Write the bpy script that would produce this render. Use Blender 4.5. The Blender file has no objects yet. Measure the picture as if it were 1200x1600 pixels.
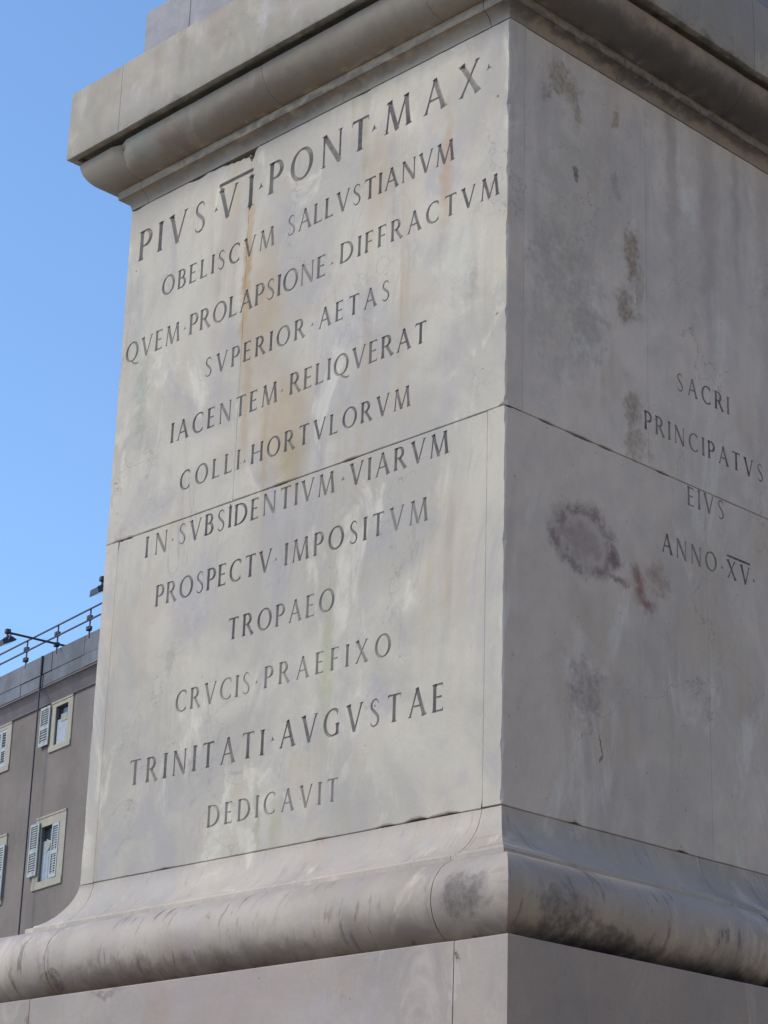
import bpy, bmesh, math, random
import numpy as np
from mathutils import Vector, Matrix, noise
from mathutils.geometry import delaunay_2d_cdt

rad = math.radians
scene = bpy.context.scene
col = scene.collection
rng = random.Random(7)

# ------------------------------------------------------------------ camera
cam_data = bpy.data.cameras.new('camera')
cam = bpy.data.objects.new('camera', cam_data)
col.objects.link(cam)
scene.camera = cam
CAM = Vector((5.57280545, -6.04391198, -1.90363205))
YAW, PITCH, ROLL = -0.8027628822873539, 0.3572153781956256, 0.031039471867323896
fwd = Vector((math.cos(PITCH)*math.sin(YAW), math.cos(PITCH)*math.cos(YAW), math.sin(PITCH)))
rt = fwd.cross(Vector((0, 0, 1))).normalized()
up = rt.cross(fwd)
r2 = rt*math.cos(ROLL) + up*math.sin(ROLL)
u2 = -rt*math.sin(ROLL) + up*math.cos(ROLL)
m = Matrix((r2, u2, -fwd)).transposed().to_4x4()
m.translation = CAM
cam.matrix_world = m
cam_data.sensor_fit = 'VERTICAL'
cam_data.sensor_height = 24.0
cam_data.lens = 24.0*3473.107/1600.0
cam_data.clip_start = 0.05
cam_data.clip_end = 3000

# ------------------------------------------------------------------ sky, sun, exposure
SUN_AZ, SUN_EL = rad(222), rad(40)      # azimuth clockwise from +Y
world = bpy.data.worlds.new('World')
scene.world = world
world.use_nodes = True
wnt = world.node_tree
sky = wnt.nodes.new('ShaderNodeTexSky')
sky.sky_type = 'NISHITA'
sky.sun_disc = False
sky.sun_elevation = SUN_EL
sky.sun_rotation = SUN_AZ
sky.altitude = 0
sky.air_density = 1.15
sky.dust_density = 0.6
sky.ozone_density = 6.5
bg = wnt.nodes['Background']
wnt.links.new(sky.outputs[0], bg.inputs[0])
bg.inputs[1].default_value = 0.122

sun_data = bpy.data.lights.new('sun', 'SUN')
sun_data.energy = 1.2
sun_data.angle = rad(20)
sun_data.color = (1.0, 0.88, 0.72)
sun = bpy.data.objects.new('sun', sun_data)
col.objects.link(sun)
sd = Vector((math.sin(SUN_AZ)*math.cos(SUN_EL), math.cos(SUN_AZ)*math.cos(SUN_EL), math.sin(SUN_EL)))
sun.rotation_euler = sd.to_track_quat('Z', 'Y').to_euler()
sun.location = (-10, -10, 20)

scene.render.filter_size = 1.9
scene.view_settings.view_transform = 'Standard'
scene.view_settings.look = 'None'
scene.view_settings.exposure = 0.88
scene.view_settings.gamma = 1.0
scene.view_settings.use_curve_mapping = False

# ------------------------------------------------------------------ node helpers
class NT:
    def __init__(self, name):
        self.mat = bpy.data.materials.new(name)
        self.mat.use_nodes = True
        self.t = self.mat.node_tree
        self.bsdf = self.t.nodes['Principled BSDF']
    def n(self, typ, **kw):
        nd = self.t.nodes.new(typ)
        for k, v in kw.items():
            setattr(nd, k, v)
        return nd
    def link(self, a, b):
        self.t.links.new(a, b)
    def put(self, sock, v):
        if v is None: return
        if hasattr(v, 'is_linked') or isinstance(v, bpy.types.NodeSocket):
            self.link(v, sock)
        else:
            sock.default_value = v
    def math(self, op, a, b=None, c=None, clamp=False):
        nd = self.n('ShaderNodeMath', operation=op)
        nd.use_clamp = clamp
        for i, v in enumerate((a, b, c)):
            if v is not None: self.put(nd.inputs[i], v)
        return nd.outputs[0]
    def vmath(self, op, a, b=None, scale=None):
        nd = self.n('ShaderNodeVectorMath', operation=op)
        self.put(nd.inputs[0], a)
        if b is not None: self.put(nd.inputs[1], b)
        if scale is not None: self.put(nd.inputs['Scale'], scale)
        return nd.outputs['Value'] if op in ('LENGTH', 'DOT_PRODUCT', 'DISTANCE') else nd.outputs[0]
    def noise(self, vec, scale, detail=4, rough=.55, dist=0.0, color=False):
        nd = self.n('ShaderNodeTexNoise')
        self.link(vec, nd.inputs['Vector'])
        nd.inputs['Scale'].default_value = scale
        nd.inputs['Detail'].default_value = detail
        nd.inputs['Roughness'].default_value = rough
        nd.inputs['Distortion'].default_value = dist
        return nd.outputs['Color'] if color else nd.outputs['Fac']
    def map(self, v, a, b, c=0.0, d=1.0, smooth=True):
        nd = self.n('ShaderNodeMapRange')
        nd.interpolation_type = 'SMOOTHSTEP' if smooth else 'LINEAR'
        self.put(nd.inputs[0], v)
        for i, x in enumerate((a, b, c, d)):
            self.put(nd.inputs[i+1], x)
        return nd.outputs[0]
    def mix(self, fac, a, b, mode='MIX'):
        nd = self.n('ShaderNodeMix', data_type='RGBA', blend_type=mode)
        self.put(nd.inputs[0], fac)
        for s, v in ((nd.inputs[6], a), (nd.inputs[7], b)):
            if isinstance(v, tuple): v = (*v, 1) if len(v) == 3 else v
            self.put(s, v)
        return nd.outputs[2]
    def pos(self, scale=(1, 1, 1), rot=(0, 0, 0), obj=False):
        if obj:
            o = self.n('ShaderNodeTexCoord').outputs['Object']
        else:
            o = self.n('ShaderNodeNewGeometry').outputs['Position']
        mp = self.n('ShaderNodeMapping')
        self.link(o, mp.inputs['Vector'])
        mp.inputs['Scale'].default_value = scale
        mp.inputs['Rotation'].default_value = rot
        return mp.outputs[0]

def side_coords(t, P, su, sw):
    sp = t.n('ShaderNodeSeparateXYZ'); t.link(P, sp.inputs[0])
    x, y, z = sp.outputs
    f = t.math('GREATER_THAN', t.math('ADD', x, y), 0.0)
    a = t.math('ADD', t.math('MULTIPLY', y, f), t.math('MULTIPLY', x, t.math('SUBTRACT', 1.0, f)))
    c = t.n('ShaderNodeCombineXYZ')
    t.link(t.math('MULTIPLY', a, su), c.inputs[0]); t.link(t.math('MULTIPLY', z, sw), c.inputs[2])
    t.link(t.math('MULTIPLY', f, 7.3), c.inputs[1])
    return c.outputs[0]

def marble(name, c1, c2, warm=.35, vein=.3, streak=.3, grime=.0, blobs=(), rough=.62, green=0.0, per_obj=.05, boost=1.0, patch=.5, scratch=0.0):
    t = NT(name)
    P = t.pos()
    cloud = t.noise(P, 1.1, 7, .6, .6)
    c = t.mix(t.map(cloud, .38, .62), c1, c2)
    # per-block tint
    oi = t.n('ShaderNodeObjectInfo').outputs['Random']
    k = t.map(oi, 0, 1, 1-per_obj, 1+per_obj, False)
    # mottling
    mot = t.noise(P, 7.0, 6, .65, .4)
    k = t.math('MULTIPLY', k, t.map(mot, .28, .72, .93, 1.06))
    gr = t.noise(P, 85.0, 3, .7)
    k = t.math('MULTIPLY', k, t.map(gr, .25, .75, .955, 1.04, False))
    c = t.mix(1.0, c, t.vmath('SCALE', (1, 1, 1), None, k), 'MULTIPLY')
    # cool violet-grey clouds running diagonally
    PD = t.pos((1.0, 1.0, .45), (rad(25), rad(32), 0))
    v1 = t.noise(PD, 2.3, 8, .62, 1.6)
    soft = t.map(v1, .47, .66)
    c = t.mix(t.math('MULTIPLY', soft, vein*.75), c, (.335, .312, .318))
    rid = t.math('ABSOLUTE', t.math('SUBTRACT', t.noise(PD, 1.7, 9, .6, 2.2), .5))
    thin = t.map(rid, .0, .012, 1, 0)
    thin = t.math('MULTIPLY', thin, t.map(t.noise(P, 1.6, 3), .45, .65))
    c = t.mix(t.math('MULTIPLY', thin, vein*.55), c, (.24, .22, .225))
    # white calcite patches and tan clouds with broken edges
    wp = t.noise(PD, 3.1, 9, .68, .9)
    c = t.mix(t.math('MULTIPLY', t.map(wp, .54, .66), patch), c, tuple(min(.74, x*1.38) for x in c1))
    tp = t.noise(t.pos((1.3, 1.3, .8)), 1.9, 9, .66, .7)
    c = t.mix(t.math('MULTIPLY', t.map(tp, .52, .68), patch*.9), c, tuple(x*y for x, y in zip(c1, (.84, .76, .66))))
    # fine hairline cracks
    hc = t.n('ShaderNodeTexVoronoi', feature='DISTANCE_TO_EDGE')
    hv = t.vmath('ADD', P, t.vmath('SCALE', t.noise(P, 3.0, 5, .6, color=True), None, .9))
    t.link(hv, hc.inputs['Vector']); hc.inputs['Scale'].default_value = .9
    hl_ = t.math('MULTIPLY', t.map(hc.outputs['Distance'], .0, .006, 1, 0), t.map(t.noise(P, 1.3, 3), .50, .60))
    c = t.mix(t.math('MULTIPLY', hl_, .45), c, (.17, .15, .14))
    # warm iron staining, streaks that ran down the face
    PS = side_coords(t, P, 9, .55)
    s1 = t.noise(PS, 1.0, 6, .62, .25)
    s2 = t.noise(side_coords(t, P, 26, 1.1), 1.0, 4, .6)
    area = t.map(t.noise(P, .9, 3), .40, .66)
    ws = t.math('MULTIPLY', t.map(s1, .48, .74), area)
    c = t.mix(t.math('MULTIPLY', ws, warm), c, (.36, .255, .15))
    ss = t.math('MULTIPLY', t.map(s2, .44, .66), t.math('MULTIPLY', t.map(s1, .42, .60), t.map(t.noise(P, 1.7, 4), .42, .62)))
    c = t.mix(t.math('MULTIPLY', ss, streak), c, (.27, .235, .20))
    if green:
        gg = t.math('MULTIPLY', t.map(t.noise(P, 3.3, 6, .7), .52, .72), green)
        c = t.mix(gg, c, (.30, .32, .22))
    if grime:
        g1 = t.noise(P, 4.5, 8, .7, .5)
        g2 = t.noise(P, 38.0, 4, .7)
        g = t.math('MULTIPLY', t.map(g1, .50, .72), t.map(g2, .3, .62, .35, 1))
        c = t.mix(t.math('MULTIPLY', g, grime), c, (.12, .10, .09))
    # located stains, some with underside shade painted in
    if blobs:
        warp = t.vmath('SUBTRACT', t.noise(P, 9.0, 6, .65, color=True), (.5, .5, .5))
        warp = t.vmath('SCALE', warp, None, .16)
        PW = t.vmath('ADD', P, warp)
        tex = t.map(t.noise(P, 15.0, 9, .78), .42, .58)
        tex2 = t.map(t.noise(P, 12.0, 9, .74), .34, .66)
        tex3 = t.noise(P, 34.0, 6, .7)
        for (cx, cy, cz, rx, ry, rz, colr, st, kind) in blobs:
            colr = tuple(x*.74 for x in colr); st = min(1, st*boost)
            q = t.vmath('SUBTRACT', PW, (cx, cy, cz))
            q = t.vmath('MULTIPLY', q, (1/rx, 1/ry, 1/rz))
            L = t.vmath('LENGTH', q)
            if kind == 'ring':
                d = t.math('ABSOLUTE', t.math('SUBTRACT', L, .86))
                mk = t.map(d, .0, .32, 1, 0)
                mk = t.math('MULTIPLY', mk, t.map(tex, 0, 1, .35, 1))
            elif kind == 'hard':
                mk = t.map(L, .72, 1.0, 1, 0)
            elif kind == 'patchy':
                mk = t.math('MULTIPLY', t.map(t.math('ADD', t.map(L, .1, 1.3, 1, 0), t.math('MULTIPLY', tex2, .60)), .60, 1.25), t.map(tex3, .35, .65, .45, 1))
            else:
                mk = t.map(L, .1, 1.0, 1, 0)
            c = t.mix(t.math('MULTIPLY', mk, st), c, colr)
    if scratch:
        sc_ = t.noise(side_coords(t, t.vmath('ADD', P, t.vmath('SCALE', t.noise(P, 2.5, 3, color=True), None, .12)), 30, 7), 1.0, 5, .6)
        sm = t.math('MULTIPLY', t.map(sc_, .55, .63), t.map(t.noise(P, 2.2, 3), .42, .56))
        c = t.mix(t.math('MULTIPLY', sm, scratch), c, (.15, .12, .11))
    # dark specks and pits
    sp = t.n('ShaderNodeTexVoronoi', feature='F1')
    t.link(P, sp.inputs['Vector'])
    sp.inputs['Scale'].default_value = 16
    sel = t.n('ShaderNodeSeparateColor')
    t.link(sp.outputs['Color'], sel.inputs[0])
    pit = t.math('MULTIPLY', t.map(sp.outputs['Distance'], .03, .09, 1, 0), t.math('GREATER_THAN', sel.outputs[0], .93))
    c = t.mix(t.math('MULTIPLY', pit, .55), c, (.14, .11, .10))
    t.put(t.bsdf.inputs['Base Color'], c)
    t.put(t.bsdf.inputs['Roughness'], t.map(mot, .3, .7, rough-.08, rough+.12))
    t.bsdf.inputs['Specular IOR Level'].default_value = .35
    h = t.math('ADD', t.math('MULTIPLY', gr, .25), t.math('MULTIPLY', t.noise(P, 14, 5, .6), .9))
    h = t.math('ADD', h, t.math('MULTIPLY', s2, .25))
    h = t.math('SUBTRACT', h, t.math('MULTIPLY', pit, .8))
    b = t.n('ShaderNodeBump')
    b.inputs['Strength'].default_value = .30
    b.inputs['Distance'].default_value = .006
    t.link(h, b.inputs['Height'])
    t.link(b.outputs[0], t.bsdf.inputs['Normal'])
    return t.mat

def plain(name, c, rough=.7, var=.12, nscale=6.0, bump=.15, metal=0.0, streak=0.0, c2=None):
    t = NT(name)
    P = t.pos()
    nz = t.noise(P, nscale, 6, .6)
    lo = tuple(x*(1-var) for x in c)
    hi = tuple(min(1, x*(1+var)) for x in (c2 or c))
    cc = t.mix(t.map(nz, .3, .7), lo, hi)
    if streak:
        s = t.noise(t.pos((3, 3, .12)), 1.0, 5, .6)
        cc = t.mix(t.math('MULTIPLY', t.map(s, .5, .75), streak), cc, tuple(x*.55 for x in c))
    fine = t.noise(P, nscale*14, 3, .6)
    cc = t.mix(1.0, cc, t.vmath('SCALE', (1, 1, 1), None, t.map(fine, .25, .75, .94, 1.05, False)), 'MULTIPLY')
    t.put(t.bsdf.inputs['Base Color'], cc)
    t.bsdf.inputs['Roughness'].default_value = rough
    t.bsdf.inputs['Metallic'].default_value = metal
    b = t.n('ShaderNodeBump')
    b.inputs['Strength'].default_value = bump
    b.inputs['Distance'].default_value = .02
    t.link(fine, b.inputs['Height'])
    t.link(b.outputs[0], t.bsdf.inputs['Normal'])
    return t.mat

BR = (.30, .22, .13)
DK = (.10, .085, .085)
MA = {}
WARMC = (.56, .43, .28)
MA['face_left'] = marble('marble_front', (.555, .498, .40), (.425, .385, .325), warm=.55, vein=.75, streak=.12, boost=1.7, patch=.45, blobs=[
    (-1.66, 0, 2.75, .045, .3, .75, (.52, .34, .16), .55, 'soft'),
    (-1.52, 0, 2.55, .20, .3, .55, WARMC, .50, 'soft'),
    (-1.35, 0, 1.95, .30, .3, .42, WARMC, .50, 'soft'),
    (-1.28, 0, 1.75, .14, .3, .22, (.45, .37, .20), .45, 'soft'),
    (-1.62, 0, 2.15, .05, .3, .55, (.50, .36, .2), .35, 'soft'),
    (-1.47, 0, 1.80, .035, .3, .40, (.48, .36, .2), .35, 'soft'),
    (-.88, 0, 3.20, .045, .3, .45, (.46, .40, .24), .30, 'soft'),
    (-.36, 0, 2.85, .05, .3, .50, (.58, .38, .22), .38, 'soft'),
    (-.78, 0, 2.95, .16, .3, .40, (.58, .44, .30), .35, 'soft'),
    (-1.00, 0, .80, .06, .3, .55, (.42, .44, .22), .28, 'soft'),
    (-1.28, 0, .12, .05, .3, .22, (.50, .46, .28), .28, 'soft'),
    (-1.40, 0, .15, .03, .3, .25, (.40, .36, .22), .30, 'soft'),
    (-.85, 0, .10, .08, .3, .12, (.48, .44, .30), .20, 'soft'),
    (-1.92, 0, 1.22, .25, .3, .30, (.46, .43, .48), .30, 'patchy'),
    (-.69, 0, .54, .12, .3, .14, (.44, .40, .45), .35, 'patchy'),
    (-.9, 0, 2.30, .30, .3, .22, (.46, .45, .49), .28, 'patchy'),
    (-2.40, 0, 2.35, .07, .3, .35, (.36, .39, .30), .40, 'patchy'),
    (-2.47, 0, 2.75, .05, .3, .60, (.46, .48, .40), .35, 'soft'),
    (-.20, 0, 2.30, .06, .3, .20, (.40, .36, .30), .40, 'patchy'),
    (-.28, 0, 2.40, .16, .3, .25, (.70, .66, .55), .50, 'patchy'),
    (-2.05, 0, .95, .05, .3, .15, (.42, .36, .32), .35, 'patchy'),
    (-.10, 0, 3.40, .40, .2, .07, (.44, .40, .35), .30, 'patchy'),
])
PURP = (.25, .175, .165)
REDB = (.36, .205, .175)
OCH = (.33, .26, .14)
MA['face_right'] = marble('marble_flank', (.65, .58, .50), (.56, .505, .44), warm=.22, vein=.40, streak=.12, green=.15, boost=.95, blobs=[  # same stone as the front, base colour lightened against the flank's shade
    (0, .35, 3.27, .2, .16, .14, OCH, .85, 'patchy'),
    (0, .43, 3.20, .2, .05, .12, (.42, .31, .22), .8, 'patchy'),
    (0, .23, 3.17, .2, .05, .09, OCH, .75, 'patchy'),
    (0, .70, 3.25, .2, .06, .09, OCH, .75, 'patchy'),
    (0, .43, 2.86, .2, .022, .06, (.16, .13, .11), .80, 'hard'),
    (0, .70, 2.92, .2, .035, .14, (.36, .33, .27), .65, 'patchy'),
    (0, .80, 2.62, .2, .07, .20, (.35, .26, .14), 1.0, 'patchy'),
    (0, .77, 2.35, .2, .10, .13, (.35, .26, .14), 1.0, 'patchy'),
    (0, .86, 2.45, .2, .05, .20, OCH, .5, 'patchy'),
    (0, .79, 1.88, .2, .09, .12, OCH, .80, 'patchy'),
    (0, .84, 1.72, .2, .12, .12, OCH, .65, 'patchy'),
    (0, .50, 2.15, .2, .18, .20, (.40, .385, .36), .45, 'patchy'),
    (0, .30, 2.45, .2, .25, .35, (.46, .44, .37), .35, 'patchy'),
    (0, .485, 1.185, .2, .205, .160, PURP, .85, 'ring'),
    (0, .485, 1.185, .2, .26, .20, (.40, .31, .30), .50, 'soft'),
    (0, .47, 1.18, .2, .17, .13, (.36, .27, .26), .60, 'patchy'),
    (0, .55, 1.25, .2, .07, .06, (.66, .62, .61), .50, 'soft'),
    (0, .38, 1.20, .2, .08, .05, (.42, .31, .26), .45, 'soft'),
    (0, .67, 1.16, .2, .05, .06, PURP, .85, 'soft'),
    (0, .70, 1.07, .2, .12, .022, PURP, .75, 'soft'),
    (0, .81, 1.125, .2, .055, .075, REDB, .95, 'soft'),
    (0, .84, 1.06, .2, .05, .095, REDB, .95, 'soft'),
    (0, .885, 1.005, .2, .075, .045, REDB, .95, 'soft'),
    (0, .96, 1.145, .2, .12, .10, (.40, .27, .24), .75, 'patchy'),
    (0, .48, .55, .2, .18, .20, (.36, .295, .29), .75, 'patchy'),
    (0, .573, .33, .2, .010, .075, (.22, .16, .10), .80, 'hard'),
    (0, 1.10, 3.2, .2, .07, .8, (.38, .315, .28), .45, 'soft'),
    (0, 1.37, 3.0, .2, .10, 1.2, (.38, .315, .28), .40, 'soft'),
    (0, 1.58, 3.3, .2, .05, .9, (.38, .315, .28), .40, 'soft'),
    (0, 1.80, 3.0, .2, .08, 1.0, (.38, .315, .28), .35, 'soft'),
    (0, .96, 2.9, .2, .04, 1.1, (.62, .60, .60), .30, 'soft'),
    (0, .50, 2.75, .2, .45, .75, (.55, .49, .39), .40, 'patchy'),
    (0, .35, 2.2, .2, .35, .5, (.50, .46, .39), .45, 'patchy'),
])
MA['base'] = marble('marble_base', (.49, .425, .345), (.40, .35, .295), scratch=.25, patch=.7, warm=.35, vein=.45, streak=.10, blobs=[
    (-.66, 0, -.2, .5, .5, .05, (.66, .52, .42), .45, 'soft'),
    (-1.7, 0, -.22, .5, .5, .05, (.66, .52, .42), .40, 'soft'),
    (-2.3, -.1, -.13, .14, .3, .05, (.45, .47, .36), .40, 'soft'),
])
CRUST_SHADE = (.060, .052, .050)  # black crust, with the shade above the plinth in the same colour
tor_blobs = [
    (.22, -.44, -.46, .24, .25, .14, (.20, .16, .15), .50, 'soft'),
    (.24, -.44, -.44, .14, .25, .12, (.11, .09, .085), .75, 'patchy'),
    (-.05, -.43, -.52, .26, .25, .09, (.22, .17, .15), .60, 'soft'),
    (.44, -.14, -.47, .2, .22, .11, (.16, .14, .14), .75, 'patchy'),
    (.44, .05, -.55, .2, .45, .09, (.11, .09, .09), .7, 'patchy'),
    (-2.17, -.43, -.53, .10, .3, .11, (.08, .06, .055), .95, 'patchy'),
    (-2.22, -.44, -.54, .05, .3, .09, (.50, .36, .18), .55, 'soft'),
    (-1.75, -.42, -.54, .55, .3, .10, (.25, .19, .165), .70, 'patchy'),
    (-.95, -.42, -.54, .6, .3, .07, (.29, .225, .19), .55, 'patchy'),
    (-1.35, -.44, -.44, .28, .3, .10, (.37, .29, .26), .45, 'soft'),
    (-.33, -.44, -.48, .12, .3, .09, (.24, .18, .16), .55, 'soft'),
    (.30, 1.1, -.61, .4, 2.2, .10, CRUST_SHADE, .70, 'soft'),
    (.42, .1, -.59, .3, .4, .07, CRUST_SHADE, .95, 'soft'),
    (-.9, -.36, -.605, 2.2, .2, .055, CRUST_SHADE, .75, 'patchy'),
    (-1.3, -.40, -.62, 2.3, .3, .19, (.17, .12, .095), .85, 'soft'),  # shade gradient of the lower torus, painted as a brown band
]
tor_blobs.append((.36, .9, -.64, .28, 3.2, .175, (.045, .040, .038), 1.0, 'soft'))  # right underside: crust and shade painted as one dark band
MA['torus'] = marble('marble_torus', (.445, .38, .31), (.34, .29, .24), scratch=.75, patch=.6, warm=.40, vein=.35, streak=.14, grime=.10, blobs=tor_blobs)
MA['plinth'] = marble('marble_plinth', (.38, .32, .27), (.31, .265, .235), warm=.22, vein=.30, streak=.08, blobs=[
    (-.9, -.45, -.70, .8, .2, .16, (.52, .40, .36), .45, 'patchy'),
    (-1.75, -.45, -.62, .16, .2, .020, (.20, .14, .14), .7, 'patchy'),
    (.212, -.45, -.640, .018, .2, .022, (.12, .07, .07), 1.0, 'soft'), (.20, -.45, -.75, .022, .2, .16, (.62, .55, .48), .8, 'patchy'),
    (-2.285, -.45, -.75, .02, .2, .2, (.30, .18, .14), .7, 'patchy'), (-.4, -.45, -.9, .5, .2, .3, (.50, .46, .46), .5, 'patchy'),
])
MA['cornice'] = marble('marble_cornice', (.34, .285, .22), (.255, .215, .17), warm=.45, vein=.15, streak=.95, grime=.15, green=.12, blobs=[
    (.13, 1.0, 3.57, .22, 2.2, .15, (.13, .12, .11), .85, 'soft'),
    (-1.3, -.13, 3.56, 1.9, .2, .10, (.26, .20, .15), .55, 'soft'),
    (-2.33, -.15, 3.66, .15, .25, .12, (.34, .36, .29), .65, 'soft'),
    (-2.1, -.14, 3.60, .18, .25, .12, (.28, .19, .15), .60, 'patchy'),
    (-1.5, -.14, 3.60, .5, .25, .07, (.28, .20, .16), .55, 'patchy'),
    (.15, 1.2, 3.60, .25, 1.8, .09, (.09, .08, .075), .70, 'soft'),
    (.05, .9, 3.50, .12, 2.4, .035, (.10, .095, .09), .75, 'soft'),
    (-1.2, -.04, 3.495, 1.7, .1, .028, (.20, .16, .12), .6, 'soft'),
    (-1.3, -.052, 3.532, 2.2, .03, .030, (.62, .50, .35), .8, 'soft'), (.052, 1.0, 3.532, .03, 2.2, .030, (.40, .35, .30), .6, 'soft'),
])
MOSS_SHADE = (.11, .12, .085)
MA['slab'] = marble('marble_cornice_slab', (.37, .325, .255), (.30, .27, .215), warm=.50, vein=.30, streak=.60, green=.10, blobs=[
    (-1.3, -.20, 3.735, 2.6, .07, .035, MOSS_SHADE, .85, 'soft'), (.20, 1.0, 3.735, .07, 2.6, .035, MOSS_SHADE, .85, 'soft'),  # mossy soffit, its shade under the slab painted into the colour
    (-1.7, -.25, 4.05, .12, .1, .30, (.36, .28, .20), .6, 'soft'), (-1.95, -.25, 4.10, .06, .1, .35, (.33, .26, .19), .6, 'soft'),
    (-2.15, -.25, 4.0, .05, .1, .35, (.36, .29, .22), .5, 'soft'), (-2.6, -.25, 3.95, .06, .1, .35, (.40, .33, .25), .5, 'soft'),
    (-1.2, -.25, 3.95, .05, .1, .35, (.36, .29, .22), .5, 'soft'), (-1.35, -.25, 3.92, .06, .1, .16, (.62, .60, .58), .5, 'patchy'),
])
MA['attic'] = marble('marble_attic', (.27, .265, .28), (.23, .225, .24), warm=.12, vein=.3, streak=.25, grime=.1)

t = NT('mortar')
P = t.pos()
t.put(t.bsdf.inputs['Base Color'], t.mix(t.map(t.noise(P, 20, 5, .6), .3, .7), (.10, .085, .07), (.26, .21, .16)))
t.bsdf.inputs['Roughness'].default_value = .95
MA['mortar'] = t.mat

def letter_mat(name, stone, dark, amount, fades=()):
    t = NT(name)
    P = t.pos()
    patch = t.map(t.noise(P, 2.1, 4, .6), .36, .60)
    fine = t.map(t.noise(P, 26, 6, .7), .30, .62)
    f = t.math('MULTIPLY', t.map(patch, 0, 1, amount*.50, amount), t.map(fine, 0, 1, .55, 1.0))
    for (cx, cz, rx, rz, kf) in fades:
        q = t.vmath('MULTIPLY', t.vmath('SUBTRACT', P, (cx, 0, cz)), (1/rx, 0, 1/rz))
        f = t.math('MULTIPLY', f, t.map(t.vmath('LENGTH', q), .5, 1.0, kf, 1.0))
    st = t.mix(t.map(t.noise(P, 5, 4), .3, .7), stone, tuple(x*.85 for x in stone))
    t.put(t.bsdf.inputs['Base Color'], t.mix(f, st, dark))
    t.bsdf.inputs['Roughness'].default_value = .8
    return t.mat
MA['letter_left'] = letter_mat('faded_lettering_paint', (.45, .40, .33), (.16, .14, .135), .90,
    fades=[(-1.3, .19, .7, .16, .30), (-1.3, .75, .9, .13, .42), (-1.1, 1.02, .3, .12, .6), (-2.2, 2.63, .5, .12, .6), (-1.0, 2.1, .35, .14, .6), (-1.45, 2.92, .25, .12, .55), (-.55, 1.3, .3, .15, .7)])
MA['letter_right'] = letter_mat('flank_lettering_paint', (.46, .41, .37), (.085, .075, .075), .90)

# ------------------------------------------------------------------ object helpers
def new_obj(name, verts, faces, mats, parent=None, mat_idx=None, smooth=False):
    me = bpy.data.meshes.new(name)
    me.from_pydata([tuple(v) for v in verts], [], faces)
    for mt in (mats if isinstance(mats, (list, tuple)) else [mats]):
        me.materials.append(mt)
    if mat_idx is not None:
        me.polygons.foreach_set('material_index', mat_idx)
    if smooth:
        me.polygons.foreach_set('use_smooth', [True]*len(me.polygons))
    me.update()
    o = bpy.data.objects.new(name, me)
    col.objects.link(o)
    if parent: o.parent = parent
    return o

def empty(name, label=None, cat=None, loc=(0, 0, 0), rz=0.0, group=None):
    o = bpy.data.objects.new(name, None)
    col.objects.link(o)
    o.empty_display_size = .3
    o.location = loc
    o.rotation_euler = (0, 0, rz)
    if label: o['label'] = label
    if cat: o['category'] = cat
    if group: o['group'] = group
    return o

class MB:
    def __init__(s): s.v = []; s.f = []; s.m = []
    def add(s, v, f, mi=0):
        b = len(s.v); s.v += [tuple(q) for q in v]
        s.f += [tuple(b+i for i in q) for q in f]; s.m += [mi]*len(f)
        return s
    def box(s, x0, x1, y0, y1, z0, z1, mi=0):
        v = [(x, y, z) for z in (z0, z1) for y in (y0, y1) for x in (x0, x1)]
        f = [(0, 2, 3, 1), (4, 5, 7, 6), (0, 1, 5, 4), (2, 6, 7, 3), (0, 4, 6, 2), (1, 3, 7, 5)]
        return s.add(v, f, mi)
    def bbox(s, x0, x1, y0, y1, z0, z1, b=.01, mi=0):
        """box with chamfered edges"""
        bm = bmesh.new()
        vs = [bm.verts.new((x, y, z)) for z in (z0, z1) for y in (y0, y1) for x in (x0, x1)]
        for q in [(0, 2, 3, 1), (4, 5, 7, 6), (0, 1, 5, 4), (2, 6, 7, 3), (0, 4, 6, 2), (1, 3, 7, 5)]:
            bm.faces.new([vs[i] for i in q])
        bmesh.ops.bevel(bm, geom=bm.edges[:], offset=b, segments=1, affect='EDGES')
        bm.verts.index_update()
        s.add([v.co[:] for v in bm.verts], [[v.index for v in f.verts] for f in bm.faces], mi)
        bm.free(); return s
    def tube(s, a, b, r, n=8, r2=None, mi=0):
        a = Vector(a); b = Vector(b); d = (b-a).normalized()
        x = d.orthogonal().normalized(); y = d.cross(x)
        r2 = r if r2 is None else r2
        v = []
        for c, rr in ((a, r), (b, r2)):
            for i in range(n):
                an = 2*math.pi*i/n
                v.append(c + x*math.cos(an)*rr + y*math.sin(an)*rr)
        f = [(i, (i+1) % n, n+(i+1) % n, n+i) for i in range(n)]
        f += [tuple(range(n))[::-1], tuple(range(n, 2*n))]
        return s.add(v, f, mi)
    def build(s, name, mats, parent=None, smooth=False):
        return new_obj(name, s.v, s.f, mats, parent, s.m, smooth)

# ------------------------------------------------------------------ ground
def ground_mat():
    t = NT('basalt_cobbles')
    P = t.pos()
    v = t.n('ShaderNodeTexVoronoi', feature='DISTANCE_TO_EDGE')
    t.link(P, v.inputs['Vector']); v.inputs['Scale'].default_value = 9
    e = t.map(v.outputs['Distance'], .02, .08)
    c = t.mix(t.map(t.noise(P, 3, 6), .3, .7), (.34, .285, .215), (.44, .375, .285))
    c = t.mix(e, (.07, .065, .06), c)
    t.put(t.bsdf.inputs['Base Color'], c)
    t.bsdf.inputs['Roughness'].default_value = .75
    b = t.n('ShaderNodeBump'); b.inputs['Strength'].default_value = .5
    t.link(e, b.inputs['Height']); t.link(b.outputs[0], t.bsdf.inputs['Normal'])
    return t.mat
GZ = -3.5
g = MB(); S = 1500
g.add([(-S, -S, GZ), (S, -S, GZ), (S, S, GZ), (-S, S, GZ)], [(0, 1, 2, 3)])
go = g.build('ground', ground_mat()); go['kind'] = 'structure'

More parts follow.
